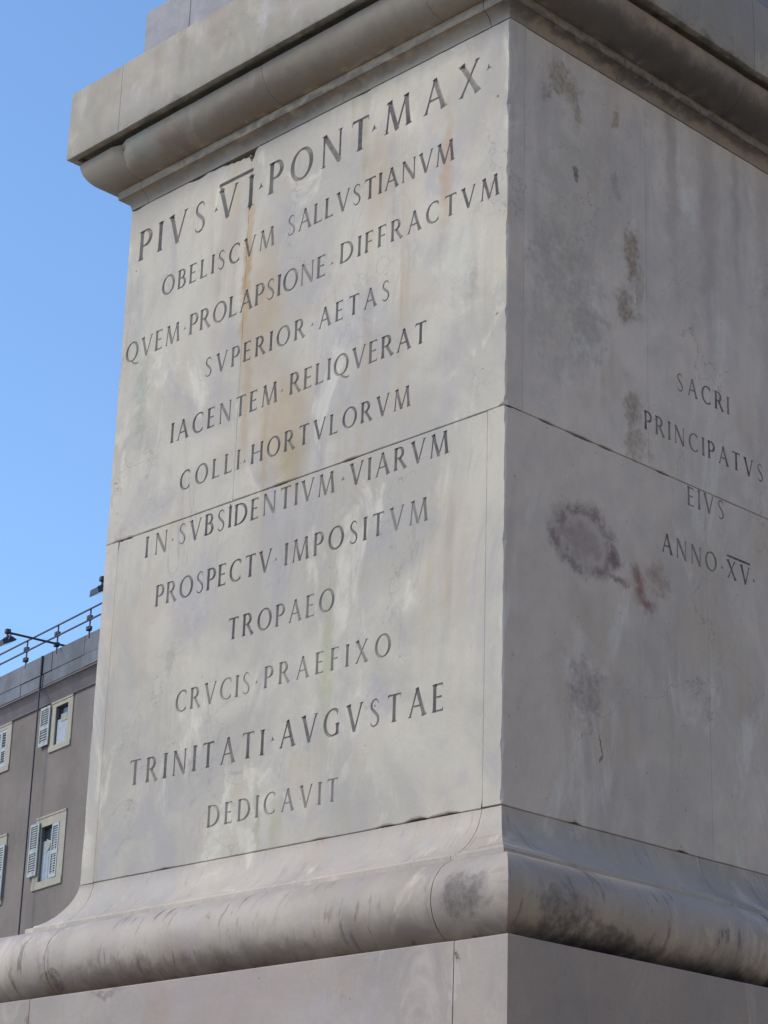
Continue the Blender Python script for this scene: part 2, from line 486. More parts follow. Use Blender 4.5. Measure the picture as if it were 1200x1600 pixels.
# ------------------------------------------------------------------ the pedestal
W = 2.6
ped = empty('obelisk_pedestal', 'tall square pedestal of weathered white marble blocks carved with Latin inscriptions',
            'pedestal', (-W/2, W/2, GZ))
bpy.context.view_layer.update()
def ppart(o):
    o.parent = ped
    o.matrix_parent_inverse = Matrix.Translation((W/2, -W/2, -GZ))
    return o

# ---- Roman capitals as V-cut strokes (cap height 1)
TK, TH = .084, .039
def lerp(a, b, t): return a+(b-a)*t
def serif(x, y, l=.10, top=False):
    yy = y-.016 if top else y+.016
    return ([(x-l, yy+(-.006 if not top else .006)), (x-l*.5, yy), (x, yy), (x+l*.5, yy), (x+l, yy+(-.006 if not top else .006))],
            [.008, .020, .026, .020, .008])
def stem(x0, y0, x1, y1, w, s0=True, s1=True, l0=None, l1=None):
    out = []
    ts = [0, .035, .10, .22, .5, .78, .90, .965, 1]
    ks = [1.45 if s0 else 1, 1.22 if s0 else 1, 1.04, .98, .95, .98, 1.04, 1.22 if s1 else 1, 1.45 if s1 else 1]
    out.append(([(lerp(x0, x1, t), lerp(y0, y1, t)) for t in ts], [w*k for k in ks]))
    l = w+.065
    if s0: out.append(serif(x0, y0, l0 or l, y0 > .5))
    if s1: out.append(serif(x1, y1, l1 or l, y1 > .5))
    return out
def arm(x0, x1, y, up=0, tick=.13):
    out = [([(x0, y), (lerp(x0, x1, .7), y), (x1, y)], [TH, TH, TH*1.25])]
    if up: out.append(([(x1+.015, y+up*tick), (x1-.004, y+up*tick*.4), (x1-.02, y-up*.02)], [.008, .020, .032]))
    if up == 0: out.append(([(x1+.008, y+.055), (x1, y), (x1+.008, y-.055)], [.008, .028, .008]))
    return out
def ell(cx, cy, rx, ry, a0, a1, n=20, tilt=12, thick=TK, thin=TH, ends=None):
    pts, ws = [], []
    for i in range(n+1):
        a = rad(lerp(a0, a1, i/n))
        pts.append((cx+rx*math.cos(a), cy+ry*math.sin(a)))
        k = abs(math.cos(a-rad(tilt)))**1.3
        ws.append(lerp(thin, thick, k))
    return [(pts, ws)]
def bowl(x, xe, y0, y1, thick=TK):
    """open bowl from stem at (x,y1) round to (x,y0)"""
    r = (y1-y0)/2; cy = (y1+y0)/2; rx = min(r*1.05, xe-x-.05)
    cx = xe-rx
    pts = [(x, y1)]; ws = [TH]
    for i in range(13):
        a = rad(90-15*i)
        pts.append((cx+rx*math.cos(a), cy+r*math.sin(a))); ws.append(lerp(TH, thick, max(0, math.cos(a))**.9))
    pts.append((x, y0)); ws.append(TH)
    return [(pts, ws)]
def spline(ctrl, ws, n=4):
    out, wo = [], []
    for i in range(len(ctrl)-1):
        p0 = Vector(ctrl[max(i-1, 0)]); p1 = Vector(ctrl[i]); p2 = Vector(ctrl[i+1]); p3 = Vector(ctrl[min(i+2, len(ctrl)-1)])
        for k in range(n):
            t = k/n
            q = .5*((2*p1)+(p2-p0)*t+(2*p0-5*p1+4*p2-p3)*t*t+(3*p1-p0-3*p2+p3)*t**3)
            out.append((q.x, q.y)); wo.append(lerp(ws[i], ws[i+1], t))
    out.append(tuple(ctrl[-1])); wo.append(ws[-1])
    return [(out, wo)]
def G():
    g = {}
    g['I'] = (.13, stem(.065, 0, .065, 1, TK))
    g['A'] = (.80, stem(.06, 0, .39, 1, TH, True, False) + stem(.37, 1.01, .74, 0, TK, False, True) + [([(.18, .36), (.61, .36)], [TH, TH])])
    g['V'] = (.78, stem(.06, 1, .40, -.01, TK, True, False) + stem(.39, 0, .72, 1, TH, False, True))
    g['E'] = (.50, stem(.065, 0, .065, 1, TK) + arm(.07, .44, .974, -1) + arm(.07, .38, .52) + arm(.07, .46, .026, 1))
    g['F'] = (.48, stem(.065, 0, .065, 1, TK) + arm(.07, .44, .974, -1) + arm(.07, .38, .50))
    g['L'] = (.50, stem(.065, 0, .065, 1, TK) + arm(.07, .47, .026, 1))
    g['T'] = (.68, stem(.34, 0, .34, .97, TK, True, False) + [([(.03, .974), (.34, .974), (.65, .974)], [TH*1.2, TH, TH*1.2]),
              ([(.0, .84), (.025, .93), (.05, .99)], [.008, .02, .032]), ([(.65, .85), (.655, .93), (.64, .99)], [.008, .02, .032])])
    g['H'] = (.80, stem(.08, 0, .08, 1, TK) + stem(.72, 0, .72, 1, TK) + [([(.08, .51), (.72, .51)], [TH, TH])])
    g['N'] = (.82, stem(.08, 0, .08, 1, TH) + stem(.09, .98, .72, .0, TK, False, False) + stem(.73, -.02, .73, 1, TH, False, True))
    g['M'] = (.98, stem(.05, 0, .15, .99, TH, True, False) + stem(.14, 1.0, .47, .0, TK, True, False, .07) + stem(.46, .0, .80, .99, TH, False, False)
              + stem(.80, 1.0, .92, 0, TK, True, True, .07))
    g['X'] = (.74, stem(.07, 1, .67, 0, TK) + stem(.65, 1, .06, 0, TH))
    g['O'] = (.90, ell(.45, .5, .40, .485, 0, 360, 28))
    g['Q'] = (.90, ell(.45, .5, .40, .485, 0, 360, 28) + spline([(.42, .03), (.60, -.12), (.82, -.22), (1.0, -.17)], [.02, .055, .05, .01]))
    g['C'] = (.76, ell(.45, .5, .40, .485, 52, 312, 20) + [([(.71, .95), (.70, .86), (.70, .74)], [.010, .034, .008]), ([(.70, .26), (.70, .15), (.72, .05)], [.008, .024, .008])])
    g['G'] = (.82, ell(.45, .5, .40, .485, 52, 300, 20) + stem(.70, .05, .70, .42, TK*.9, False, True, None, .12) + [([(.70, .95), (.69, .86), (.69, .74)], [.010, .034, .008]), ([(.60, .03), (.70, .08)], [TH, TK*.7])])
    g['D'] = (.80, stem(.065, 0, .065, 1, TK) + bowl(.07, .74, .026, .974))
    g['P'] = (.52, stem(.065, 0, .065, 1, TK) + bowl(.07, .49, .46, .974))
    g['B'] = (.55, stem(.065, 0, .065, 1, TK) + bowl(.07, .44, .53, .974, TK*.85) + bowl(.07, .50, .026, .53))
    g['R'] = (.66, stem(.065, 0, .065, 1, TK) + bowl(.07, .47, .50, .974) + stem(.28, .50, .62, .0, TK*.95, False, True, None, .09))
    g['S'] = (.50, spline([(.42, .80), (.38, .92), (.27, .978), (.14, .93), (.075, .80), (.11, .66), (.25, .52), (.39, .38), (.43, .22), (.36, .07), (.22, .015), (.10, .07), (.05, .19)],
              [.008, .03, TH, .035, .048, .056, .062, .060, .050, .036, TH, .03, .008]))
    return g
GL = G()
def place(strokes, u, v, h, sx=1.0):
    return [([(u+x*h*sx, v+y*h) for x, y in pts], [w*h for w in ws]) for pts, ws in strokes]
def word(text, u0, u1, v, h):
    """letters spread between the measured ends of the word"""
    tot = sum(GL[c][0] for c in text)*h
    gap = (u1-u0-tot)/(len(text)-1) if len(text) > 1 else 0
    k = 1.0
    if len(text) > 1 and gap < .16*h:
        k = (u1-u0)/(tot+.16*h*(len(text)-1)); gap = .16*h*k
    out = []; x = u0
    for c in text:
        dv = rng.uniform(-.012, .012)*h
        out.append((c, place(GL[c][1], x, v+dv, h*rng.uniform(.985, 1.015), k)))
        x += GL[c][0]*h*k + gap
    return out
def dot(u, v, s=.016):
    s *= .68
    return [('dot', [([(u, v), (u-s, v-s*.8)], [s*.42, s*.1]), ([(u, v), (u+s*1.1, v-s*.55)], [s*.42, s*.1]), ([(u, v), (u-s*.1, v+s*1.2)], [s*.42, s*.1])])]
def bar(u0, u1, v, w):
    return [('bar', [([(u0, v), (u0+.01, v), (u1-.01, v), (u1, v)], [w*.8, w, w, w*.8])])]

left_text = []
for tx, a, b, v, h in [
    ('PIVS', -2.505, -1.998, 3.133, .166), ('VI', -1.895, -1.655, 3.140, .166), ('PONT', -1.530, -.860, 3.150, .164), ('MAX', -.752, -.172, 3.163, .163),
    ('OBELISCVM', -2.300, -1.480, 2.868, .101), ('SALLVSTIANVM', -1.385, -.322, 2.876, .104),
    ('QVEM', -2.553, -2.142, 2.582, .103), ('PROLAPSIONE', -2.064, -1.114, 2.588, .106), ('DIFFRACTVM', -1.015, -.055, 2.609, .101),
    ('SVPERIOR', -1.928, -1.236, 2.322, .098), ('AETAS', -1.141, -.692, 2.329, .096),
    ('IACENTEM', -2.151, -1.405, 2.051, .101), ('RELIQVERAT', -1.315, -.460, 2.058, .101),
    ('COLLI', -2.060, -1.642, 1.785, .096), ('HORTVLORVM', -1.558, -.550, 1.788, .095),
    ('IN', -2.285, -2.130, 1.505, .104), ('SVBSIDENTIVM', -2.043, -.998, 1.513, .101), ('VIARVM', -.899, -.320, 1.513, .101),
    ('PROSPECTV', -2.183, -1.385, 1.244, .102), ('IMPOSITVM', -1.295, -.430, 1.245, .102),
    ('TROPAEO', -1.650, -.972, .974, .099),
    ('CRVCIS', -1.987, -1.486, .703, .097), ('PRAEFIXO', -1.390, -.624, .709, .096),
    ('TRINITATI', -2.288, -1.378, .414, .113), ('AVGVSTAE', -1.272, -.314, .423, .115),
    ('DEDICAVIT', -1.718, -.904, .147, .095)]:
    left_text += word(tx, a, b, v, h)
for u, v, s in [(-1.92, 3.21, .022), (-1.593, 3.218, .024), (-.825, 3.23, .024), (-.12, 3.25, .022), (-2.102, 2.635, .014), (-1.07, 2.633, .014), (-1.185, 2.365, .014),
                (-1.369, 2.096, .014), (-1.604, 1.814, .014), (-2.088, 1.551, .014), (-.944, 1.559, .016), (-1.354, 1.286, .014), (-1.442, .745, .014), (-1.32, .471, .016)]:
    left_text += dot(u, v, s)
left_text += bar(-1.905, -1.655, 3.332, .0105)
right_text = []
for tx, a, b, v, h in [('SACRI', 1.112, 1.486, 2.066, .085), ('PRINCIPATVS', .883, 1.730, 1.808, .085), ('EIVS', 1.173, 1.429, 1.542, .086),
                       ('ANNO', .988, 1.366, 1.278, .087), ('XV', 1.443, 1.606, 1.280, .084)]:
    right_text += word(tx, a, b, v, h)
for u, v in [(1.404, 1.314), (1.635, 1.312)]:
    right_text += dot(u, v, .013)
right_text += bar(1.440, 1.612, 1.381, .0055)

# small drill holes and pits: round depressions
def pit(u, v, r):
    return ('pit', [([(u-r*.3, v), (u+r*.3, v+r*.2)], [r, r*.9])])
left_pits = [pit(-.05, 2.056, .009), pit(-.061, 3.084, .010), pit(-2.52, 3.08, .008), pit(-2.24, 2.31, .005), pit(-.087, .012, .014),
             pit(-.05, 1.1, .006), pit(-.70, .508, .008), pit(-2.56, 1.95, .008)]
right_pits = [pit(.06, 1.342, .012), pit(.434, 2.858, .014), pit(.427, .016, .013), pit(1.09, .02, .012), pit(1.12, .18, .010), pit(.33, .9, .005), pit(.2, 1.43, .005),
              pit(.30, .75, .006), pit(1.22, .9, .006), pit(.06, .6, .012), pit(.04, .35, .009)]

def frameL(u, v, d): return (u, d, v)
def frameR(u, v, d): return (-d, u, v)
def frameB(u, v, d): return (-W+d, u, v)      # far left side
def frameK(u, v, d): return (u, W-d, v)       # back side

def outline_wh(strk):
    """polygon outlines and centre lines of a stroke"""
    pts, ws = strk
    P = np.array(pts); n = len(P)
    T = np.zeros_like(P)
    T[1:-1] = P[2:]-P[:-2]; T[0] = P[1]-P[0]; T[-1] = P[-1]-P[-2]
    closed = n > 8 and np.hypot(*(P[0]-P[-1])) < 1e-6
    if closed:
        T[0] = T[-1] = P[1]-P[-2]
    T /= np.maximum(np.hypot(T[:, 0], T[:, 1])[:, None], 1e-9)
    N = np.stack([-T[:, 1], T[:, 0]], 1)
    w = np.array(ws)[:, None]
    return P+N*w, P-N*w, P, closed

def depth_at(Q, strokes, slope=.85):
    """groove depth at points Q for a set of strokes"""
    D = np.zeros(len(Q))
    for pts, ws in strokes:
        n = len(pts)
        for i in range(n-1):
            a = np.array(pts[i]); b = np.array(pts[i+1]); d = b-a; L2 = d@d
            t = ((Q-a)@d)/L2
            tol = .002
            lo = -tol if i == 0 else -10
            hi = 1+tol if i == n-2 else 10
            ok = (t >= lo) & (t <= hi)
            tc = np.clip(t, 0, 1)
            dist = np.hypot(*(Q-(a+tc[:, None]*d)).T)
            v = (ws[i]+(ws[i+1]-ws[i])*tc-dist)*slope
            D = np.maximum(D, np.where(ok, v, 0))
    return D

def edge_jit(u, v, amp):
    n1 = noise.noise(Vector((u*9, v*9, 3.1)))*.5+noise.noise(Vector((u*31, v*31, 8.0)))*.35+noise.noise(Vector((u*70, v*70, 1.0)))*.25
    return max(0, n1+.12)*amp

def face_block(u0, u1, v0, v1, frame, flip, thick, mats, text=(), pits=(), chips=(), gap=.0012, cham=.0035,
               corner=None, amp=.006, name='face_slab', lmat=None, endmat=None):
    """one facing slab with worn edges and V-cut letters; corner='lo'/'hi': that u side is the arris of the pedestal"""
    a0 = u0 + (0 if corner == 'lo' else gap*.25); a1 = u1 - (0 if corner == 'hi' else gap*.25)
    b0 = v0+gap; b1 = v1-gap
    step = .022
    nu = max(2, int((a1-a0)/step)); nv = max(2, int((b1-b0)/step))
    ring = []
    for i in range(nu): ring.append((lerp(a0, a1, i/nu), b0, 0, 1))
    for i in range(nv): ring.append((a1, lerp(b0, b1, i/nv), -1, 0))
    for i in range(nu): ring.append((lerp(a1, a0, i/nu), b1, 0, -1))
    for i in range(nv): ring.append((a0, lerp(b1, b0, i/nv), 1, 0))
    out, inn, cdep = [], [], []
    for (u, v, nx, ny) in ring:
        cs = (nx == -1 and corner == 'hi') or (nx == 1 and corner == 'lo')
        vert = abs(nx) == 1 and not cs
        j = edge_jit(u, v, amp*(.5 if cs else (.22 if vert else .8)))
        c = cham*(1+.6*noise.noise(Vector((u*12, v*12, 0))))*(.14 if vert else .8)
        if cs: c = cham*(1.1+3.6*max(0, noise.noise(Vector((u*3, v*6, 9)))+.5*noise.noise(Vector((u*3, v*25, 9)))))
        ch = 0
        for (cu, cv, cr, cd) in chips:
            dd = math.hypot(u-cu, v-cv)
            if dd < cr: ch = max(ch, cd*(1-(dd/cr)**2)*(.55+.6*abs(noise.noise(Vector((u*60, v*60, 5))))))
        uu = u + nx*(0 if cs else j*.5+ch); vv = v + ny*(j*.5+ch)
        uu = min(max(uu, a0), a1); vv = min(max(vv, b0), b1)
        out.append((uu, vv))
        if cs: c += ch
        ii = c + j*.6 + (0 if cs else ch*.35)
        iu = min(max(uu+nx*ii, a0+ii), a1-ii); iv = min(max(vv+ny*ii, b0+ii), b1-ii)
        inn.append((iu, iv)); cdep.append(c*.85 if cs else 0)
    n = len(ring)
    co = out+inn
    edges = [(i, (i+1) % n) for i in range(n)] + [(n+i, n+(i+1) % n) for i in range(n)]
    use = []
    for kind, strokes in list(text)+list(pits):
        us = [p[0] for s in strokes for p in s[0]]; vs = [p[1] for s in strokes for p in s[0]]
        mg = .012
        if max(us) < a0-mg or min(us) > a1+mg or max(vs) < b0-mg or min(vs) > b1+mg: continue
        use.append((kind, strokes))
        for s in strokes:
            if kind == 'pit':
                (cx, cy) = s[0][0]; r = s[1][0]; b = len(co); k = 9
                for q in range(k):
                    an = 2*math.pi*q/k; rr = r*(1+.25*math.sin(q*2.3+cx*50))
                    co.append((cx+rr*math.cos(an), cy+rr*math.sin(an)))
                edges += [(b+q, b+(q+1) % k) for q in range(k)]
                co.append((cx, cy)); continue
            A, B, Cn, closed = outline_wh(s)
            m_ = len(A)
            if closed:
                for arr in (A, B, Cn):
                    b = len(co); co += [tuple(p) for p in arr[:-1]]
                    edges += [(b+i, b+(i+1) % (m_-1)) for i in range(m_-1)]
            else:
                b = len(co)
                lp = [tuple(p) for p in A]+[tuple(p) for p in B[::-1]]
                co += lp; edges += [(b+i, b+(i+1) % len(lp)) for i in range(len(lp))]
                b = len(co); co += [tuple(p) for p in Cn]
                edges += [(b+i, b+i+1) for i in range(m_-1)]
    vo, eo, fo, *_ = delaunay_2d_cdt([Vector(p) for p in co], edges, [], 0, 1e-5)
    V = np.array([(p.x, p.y) for p in vo]); F = np.array([f for f in fo if len(f) == 3])
    # inside test against outer outline
    Cc = V[F].mean(1)
    def inside(Q, poly):
        p = np.array(poly); q = np.roll(p, -1, 0); r = np.zeros(len(Q), bool)
        for (x1, y1), (x2, y2) in zip(p, q):
            c = ((y1 > Q[:, 1]) != (y2 > Q[:, 1])) & (Q[:, 0] < (x2-x1)*(Q[:, 1]-y1)/(y2-y1+1e-15)+x1)
            r ^= c
        return r
    keep = inside(Cc, out)
    F = F[keep]; Cc = Cc[keep]
    D = np.zeros(len(V)); owner = -np.ones(len(F), int); best = np.full(len(F), 2.5e-4)
    for k, (kind, strokes) in enumerate(use):
        us = [p[0] for s in strokes for p in s[0]]; vs = [p[1] for s in strokes for p in s[0]]
        mg = .02
        bx = (min(us)-mg, max(us)+mg, min(vs)-mg, max(vs)+mg)
        sel = np.where((V[:, 0] > bx[0]) & (V[:, 0] < bx[1]) & (V[:, 1] > bx[2]) & (V[:, 1] < bx[3]))[0]
        if kind == 'pit':
            (cx, cy) = strokes[0][0][0]; r = strokes[0][1][0]
            dd = np.hypot(V[sel, 0]-cx, V[sel, 1]-cy)
            dd = np.hypot(V[sel, 0]-cx, V[sel, 1]-cy)
            D[sel] = np.maximum(D[sel], np.where(dd < r*.3, r*.6, 0))
            fs = np.where(np.hypot(Cc[:, 0]-cx, Cc[:, 1]-cy) < r*.8)[0]
            owner[fs] = k
            continue
        D[sel] = np.maximum(D[sel], depth_at(V[sel], strokes))
        fs = np.where((Cc[:, 0] > bx[0]) & (Cc[:, 0] < bx[1]) & (Cc[:, 1] > bx[2]) & (Cc[:, 1] < bx[3]))[0]
        dc = depth_at(Cc[fs], strokes)
        better = dc > best[fs]
        owner[fs[better]] = k; best[fs[better]] = dc[better]
    plainv = np.unique(F[owner < 0])
    D[plainv] = 0
    # chamfer depth on the outer ring
    key = {(round(p[0], 5), round(p[1], 5)): i for i, p in enumerate(V)}
    outer_ids = []
    for p in out:
        i = key.get((round(p[0], 5), round(p[1], 5)))
        if i is None: i = int(np.argmin(np.hypot(V[:, 0]-p[0], V[:, 1]-p[1])))
        outer_ids.append(i)
    for q_, i in enumerate(outer_ids): D[i] = max(D[i], cham*.9, cdep[q_])
    # small undulation of the dressed face, zero at letters
    base = [frame(V[i, 0], V[i, 1], D[i]) for i in range(len(V))]
    verts = list(base)
    faces, mi = [], []
    groups = {}
    for fi, f in enumerate(F):
        t_ = tuple(int(x) for x in (f if not flip else f[::-1]))
        if owner[fi] >= 0 and use[owner[fi]][0] != 'pit':
            groups.setdefault(owner[fi], []).append(t_)
        else:
            faces.append(t_); mi.append(0)
    # side walls and back
    b = len(verts)
    for i in range(n):
        p = out[i]
        verts.append(frame(p[0], p[1], thick))
    for i in range(n):
        j = (i+1) % n
        if outer_ids[i] == outer_ids[j]: continue
        q = (outer_ids[i], b+i, b+j, outer_ids[j])
        faces.append(q if not flip else q[::-1])
        nx_ = ring[i][2]
        mi.append(2 if endmat and ((corner == 'lo' and nx_ == 1) or (corner == 'hi' and nx_ == -1)) else 0)
    bk = tuple(range(b, b+n))
    faces.append(bk[::-1] if not flip else bk); mi.append(0)
    o = ppart(new_obj(name, verts, faces, [mats, MA['mortar'], endmat or mats], None, mi))
    # drop unused verts
    for k, fl in groups.items():
        ids = sorted({i for f in fl for i in f}); rm = {i: q for q, i in enumerate(ids)}
        kind = use[k][0]
        nm = {'dot': 'carved_dot', 'bar': 'carved_overline'}.get(kind, 'carved_letter')
        if len(fl) < 3: pass
        lo = new_obj(nm, [verts[i] for i in ids], [tuple(rm[i] for i in f) for f in fl], lmat or mats, None)
        lo.parent = o
    return o

ZT, ZM = 3.447, 1.638
TH_SL = .0985
ARR = [(0, v, r_, d_) for v, r_, d_ in ((3.30, .03, .006), (3.02, .05, .009), (2.71, .03, .006), (2.33, .06, .008), (2.05, .03, .010), (1.79, .05, .006), (1.645, .04, .012), (1.58, .04, .008),
    (1.33, .03, .006), (1.06, .05, .010), (.86, .03, .006), (.52, .06, .008), (.23, .03, .007), (.02, .04, .010))]
topchip = ARR + [(-1.93, ZT, .06, .010), (-1.84, ZT, .06, .026), (-1.76, ZT, .075, .040), (-1.70, ZT, .07, .045), (-2.08, ZT, .07, .016), (-2.55, ZT, .05, .010), (-.9, ZT, .05, .006)]
midchipU = [(-2.50, ZM, .05, .010), (-2.42, ZM, .03, .008), (-1.35, ZM, .06, .006), (-.9, ZM, .05, .005)]
# left (inscribed) face: upper course two slabs, lower course one slab between the flanking slab ends
face_block(-W, -1.672, ZM, ZT, frameL, False, TH_SL, MA['face_left'], left_text, left_pits, topchip+midchipU, lmat=MA['letter_left'], corner='lo')
face_block(-1.672, 0, ZM, ZT, frameL, False, TH_SL, MA['face_left'], left_text, left_pits, topchip+midchipU, lmat=MA['letter_left'], corner='hi', endmat=MA['face_right'])
botchip = [(-.30, 0, .09, .012), (-.45, 0, .07, .016), (-.62, 0, .06, .010), (-.087, 0, .03, .014), (-1.0, 0, .05, .006), (-2.0, 0, .05, .006)]
face_block(-2.5008, -.0993, 0, ZM, frameL, False, TH_SL, MA['face_left'], left_text, left_pits, botchip+midchipU, lmat=MA['letter_left'])
# right flank
rchip = ARR + [(.25, ZM, .05, .007), (.45, ZM, .09, .008), (.62, ZM, .05, .007), (1.0, ZM, .05, .006), (.427, 0, .03, .014), (1.09, 0, .04, .012)]
def rbl(u0, u1, v0, v1, **k):
    return face_block(u0, u1, v0, v1, frameR, False, TH_SL, MA['face_right'], right_text, right_pits, rchip, lmat=MA['letter_right'], **k)
rbl(.0993, .907, ZM, ZT)
rbl(.907, 2.2, ZM, ZT)
rbl(2.2, W-.0993, ZM, ZT)
# corner return of the lower right slab shows as a strip on the left face: the slab is a box with its own end face
rbl(0, 1.296, 0, ZM, corner='lo', endmat=MA['face_left'])
rbl(1.296, W-.0993, 0, ZM)
# hidden sides
def bbl(u0, u1, v0, v1, fr, flip, **k):
    return face_block(u0, u1, v0, v1, fr, flip, TH_SL, MA['face_right'], **k)
bbl(0, 1.3, 0, ZM, frameB, True, corner='lo', endmat=MA['face_left']); bbl(1.3, W, 0, ZM, frameB, True, corner='hi')
bbl(.0993, 1.5, ZM, ZT, frameB, True); bbl(1.5, W, ZM, ZT, frameB, True, corner='hi')
bbl(-W+.0993, -1.2, ZM, ZT, frameK, True); bbl(-1.2, 0, ZM, ZT, frameK, True, corner='hi')
bbl(-W+.0993, -1.0, 0, ZM, frameK, True); bbl(-1.0, 0, 0, ZM, frameK, True, corner='hi')

# mortar core
ppart(MB().box(-W+.06, -.06, .06, W-.06, -.02, ZT+.02).build('mortar_core', MA['mortar']))

# ---- mouldings swept round the square plan with mitred corners
CORN = [('L', 0.0), ('R', 0.0), ('R', W), ('K', 0), ('B', 0)]
def path_point(s, o):
    """s: distance along the plan starting at far-left front corner; o: offset outwards. Mitres exact at corners"""
    # sides: front (x from -W to 0, y=-o), right (x=o, y 0..W), back (x 0..-W, y=W+o), far-left (x=-W-o, y W..0)
    pass
BACK = .20
def sweep_block(name, prof, a, b, mat, inner=.30, gap=.0018, amp=.0015, step=.05, worn=.004, wa=None, wb=None):
    """prof: list of (o,z) from top to bottom or bottom to top. a, b: (side, pos) with side 0 front,1 right,2 back,3 left; pos 0..W from its start.
    the piece may run past corners. Real end faces, closed back."""
    segs = []
    sa, pa = a; sb, pb = b
    path = []   # (side, pos, is_corner)
    s, p = sa, pa+gap
    ext = 0.6
    while True:
        end = pb-gap if s == sb else None
        p1 = end if end is not None else W
        n = max(1, int(abs(p1-p)/step)) if p1 >= p else 1
        rng_ = range(n+1)
        for i in rng_:
            if path and i == 0 and p == 0: continue     # corner already added as mitre
            q = lerp(p, p1, i/n)
            path.append((s % 4, q, (end is None and i == n)))
        if end is not None: break
        s += 1; p = 0
    def pt(sd, q, corner, o, z):
        if corner:  # end of side sd
            return {0: (o, -o), 1: (o, W+o), 2: (-W-o, W+o), 3: (-W-o, -o)}[sd] + (z,)
        if o < 0: q = min(max(q, -o), W+o)
        return {0: (-W+q, -o), 1: (o, q), 2: (-q, W+o), 3: (-W-o, W-q)}[sd] + (z,)
    zlo = min(z for o, z in prof); zhi = max(z for o, z in prof)
    loop = list(prof)
    if loop[0][1] < loop[-1][1]: loop = loop[::-1]       # top -> bottom
    back = [(-inner if False else min(o for o, z in prof)-BACK, loop[-1][1]), (min(o for o, z in prof)-BACK, loop[0][1])]
    full = loop+back
    nl = len(full); nf = len(loop)
    verts, faces = [], []
    dist = 0
    npth = len(path)
    for k, (sd, q, cor) in enumerate(path):
        e = min(k, npth-1-k)
        for j, (o, z) in enumerate(full):
            if j < nf:
                c = pt(sd, q, cor, o, z)
                nz = noise.noise(Vector(c)*5.0)*amp+noise.noise(Vector(c)*23)*amp*.35
                w_ = 0
                wk = wa if k == e else wb
                if wk is None: wk = worn
                if e == 0: w_ = -wk*(.4+abs(noise.noise(Vector(c)*40))*2.0)
                o2 = o+nz+w_
                zz = z if (j in (0, nf-1)) else z+noise.noise(Vector(c)*7+Vector((5, 5, 5)))*amp*.5
                verts.append(pt(sd, q, cor, o2, zz))
            else:
                verts.append(pt(sd, q, cor, o, z))
    for k in range(npth-1):
        for j in range(nl):
            j2 = (j+1) % nl
            a_, b_, c_, d_ = k*nl+j, k*nl+j2, (k+1)*nl+j2, (k+1)*nl+j
            faces.append((a_, b_, c_, d_))
    faces.append(tuple(range(nl))[::-1])
    faces.append(tuple((npth-1)*nl+j for j in range(nl)))
    # put a slim ring just inside each end so the worn edge stays narrow
    o = ppart(new_obj(name, verts, faces, mat))
    me = o.data
    ms = [True]*len(me.polygons); me.polygons.foreach_set('use_smooth', ms)
    me.set_sharp_from_angle(angle=rad(28))
    return o
# refine path near ends: helper wraps sweep_block with small end steps
_old = sweep_block
X = lambda x: x+W   # front-face x to path position

def run(name, prof, joints, mat, **k):
    """joints: list of (side,pos) all round, consecutive pairs form blocks, the last joins the first"""
    out = []
    for i in range(len(joints)):
        a = joints[i]; b = joints[(i+1) % len(joints)]
        sa, pa = a[:2]; sb, pb = b[:2]
        if i == len(joints)-1: sb += 4
        out.append(_old(name, prof, (sa, pa), (sb, pb), mat, wa=a[2] if len(a) > 2 else None, wb=b[2] if len(b) > 2 else None, **k))
    return out

cav = [(0, -.0018), (.001, -.014), (.006, -.035), (.016, -.064), (.031, -.094), (.050, -.122), (.072, -.148), (.097, -.170), (.122, -.186), (.136, -.192),
       (.139, -.199), (.158, -.204), (.163, -.208), (.163, -.266)]
run('cavetto_block', cav, [(0, X(-2.503)), (0, X(-.105)), (1, 1.2), (1, W-.3), (2, .9), (3, .5), (3, 2.3)], MA['base'], gap=.0013, worn=.003)
tor = [(.17, -.2675), (.24, -.2685)] + [(.29+.16*math.cos(rad(a)), -.428+.1595*math.sin(rad(a))) for a in range(90, -91, -9)] + [(.24, -.5885)]
tor[-2] = (.29, -.5878); tor[-1] = (.20, -.5878)
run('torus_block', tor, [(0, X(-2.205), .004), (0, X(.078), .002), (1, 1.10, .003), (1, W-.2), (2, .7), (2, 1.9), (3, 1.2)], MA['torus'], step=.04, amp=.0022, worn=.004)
def boxprof(o, z0, z1, c=.006): return [(o-c, z1), (o, z1-c), (o, (z0+z1)/2), (o, z0+c), (o-c, z0)]
run('plinth_block', boxprof(.452, -1.30, -.590, .004), [(0, X(-2.28)), (0, X(.195)), (1, 1.5), (2, .3), (2, 1.6), (3, .4), (3, 2.0)], MA['plinth'], amp=.001, worn=.004)
run('plinth_block', boxprof(.50, -1.90, -1.303), [(0, X(-1.5)), (0, X(-.3)), (1, .9), (2, .0), (2, 1.5), (3, .9), (3, 2.3)], MA['plinth'], amp=.001)
run('base_step', boxprof(.80, -2.70, -1.903, .01), [(0, X(-1.8)), (0, X(-.6)), (1, .6), (1, 2.0), (2, 1.2), (3, .6), (3, 2.1)], MA['plinth'])
run('base_step', boxprof(1.2, -3.5, -2.703, .01), [(0, X(-1.6)), (0, X(-.2)), (1, .8), (1, 2.2), (2, 1.2), (3, .6), (3, 2.1)], MA['plinth'])
ppart(MB().box(-W+.05, -.05, .05, W-.05, -3.5, -.03).build('mortar_core', MA['mortar']))

